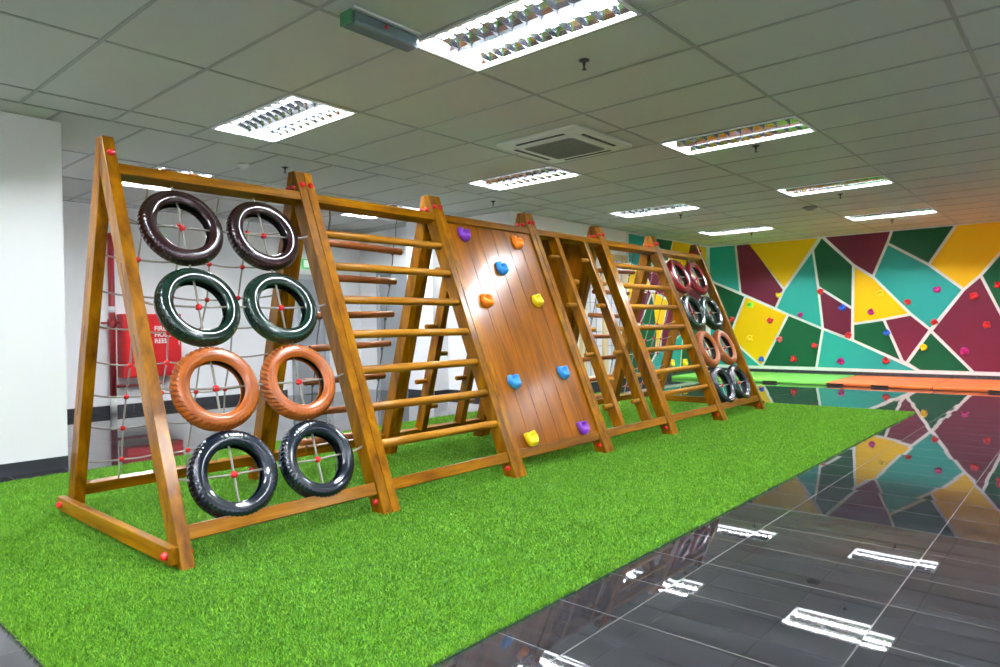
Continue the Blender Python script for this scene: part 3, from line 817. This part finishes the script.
for k, cols, panel in ((0, ('navy', 'orange', 'green', 'maroon'), 'near left tyre panel'), (5, ('navy', 'orange', 'green', 'red'), 'far right tyre panel')):
    for si, s in enumerate(TS):
        for xi, x in enumerate(tyre_x(k)):
            o = bpy.data.objects.new('tyre', TM[cols[si]]); COL.objects.link(o)
            y, z = fr(s, -.045, 1)
            o.location = (x, y, z); o.rotation_euler = (-SL+random.uniform(-.03, .03), random.uniform(0, 6.28), random.uniform(-.04, .04))
            o.rotation_mode = 'XYZ'
            # spin about own axis first, then lean with the panel
            o.rotation_mode = 'QUATERNION'
            o.rotation_quaternion = (Matrix.Rotation(random.uniform(-.05, .05), 4, 'Z') @ Matrix.Rotation(-SL+random.uniform(-.03, .03), 4, 'X') @ Matrix.Rotation(random.uniform(0, 6), 4, 'Y')).to_quaternion()
            cn = {'navy': 'blue-black', 'maroon': 'dark maroon', 'green': 'dark green', 'orange': 'orange', 'red': 'dark red'}[cols[si]]
            tag(o, f"{cn} painted tyre, {'left' if xi == 0 else 'right'} of the {rown[si]} pair, {panel}", 'tyre', 'painted tyres strung in the end panels')

# ------------------------------------------------------------------ holds on the mural
MH = [('y',5.00,1.67,'at the tip of the yellow triangle, top left of the mural'),('r',4.18,1.71,'at the top corner of the small maroon patch'),('l',5.60,1.49,'at the top of the left yellow patch'),
('r',6.00,1.18,'on the dark green left of the yellow patch, beside the frame'),('r',5.18,1.14,'on the right side of the left yellow patch'),('m',4.57,1.25,'low on the turquoise patch above the green one'),
('p',4.99,.75,'on the line between left yellow and green patches'),('b',3.77,1.37,'on the small maroon patch in the middle'),('m',3.27,1.28,'on the middle yellow triangle'),
('y',3.11,1.63,'on the edge of the middle yellow triangle'),('r',2.65,1.45,'at the left edge of the large turquoise patch'),('m',2.18,1.66,'in the middle of the large turquoise patch'),
('y',5.62,.77,'yellow on yellow, low on the left yellow patch'),('b',5.37,.33,'at the bottom tip of the left yellow patch'),('r',4.71,.34,'at the bottom of the green patch left of centre'),
('r',4.30,.62,'on the right side of the green patch left of centre'),('r',3.67,.83,'at the bottom corner of the small maroon patch'),('m',3.81,.32,'low on the bottom turquoise triangle'),
('b',3.00,.88,'on the line right of the middle green patch'),('r',3.02,.35,'at the bottom right of the turquoise triangle'),('r',2.23,1.07,'at the bottom tip of the large turquoise patch'),
('y',2.40,.61,'on the dark green triangle at the lower right'),('r',1.63,1.52,'at the top of the large maroon patch'),('r',1.45,1.01,'in the middle of the large maroon patch'),
('m',1.77,.55,'at the lower left of the large maroon patch'),('r',1.28,1.70,'on the green patch at the right picture edge')]
for i, (c, y, z, lab) in enumerate(MH):
    bm = hold_bm(1.0+.25*((i*7) % 5)/5, i)
    o = obj('climbing_hold', bm, 'hold_'+c, loc=(XW-.005, y, z)); o.rotation_euler = (0, 0, -PI/2)
    q = (Matrix.Rotation(-PI/2, 4, 'Z') @ Matrix.Rotation(i*1.7, 4, 'Y')); o.rotation_mode = 'QUATERNION'; o.rotation_quaternion = q.to_quaternion()
    tag(o, f'{HC[c][0]} climbing hold {lab}', 'climbing hold', 'climbing holds on the mural wall')
for i, (x, z, lab) in enumerate(((12.68, .31, 'low on the turquoise patch seen through the second ladder'), (13.28, .29, 'low on the green patch seen through the second ladder'), (13.14, .93, 'above the turquoise patch seen through the second ladder'))):
    o = obj('climbing_hold', hold_bm(1.5, i+40), 'hold_y', loc=(x, YW-.009, z)); tag(o, f'yellow climbing hold {lab}', 'climbing hold', 'climbing holds on the mural wall')

# ------------------------------------------------------------------ world and view
w = bpy.data.worlds.new('world'); SC.world = w; w.use_nodes = True
w.node_tree.nodes['Background'].inputs[0].default_value = (.5, .55, .6, 1); w.node_tree.nodes['Background'].inputs[1].default_value = .2
SC.view_settings.view_transform = 'Standard'; SC.view_settings.look = 'None'; SC.view_settings.gamma = 1; SC.view_settings.use_curve_mapping = False
SC.view_settings.exposure = 1.95
SC.cycles.use_denoising = True
SC.cycles.max_bounces = 8; SC.cycles.diffuse_bounces = 5; SC.cycles.glossy_bounces = 5; SC.cycles.sample_clamp_indirect = 8
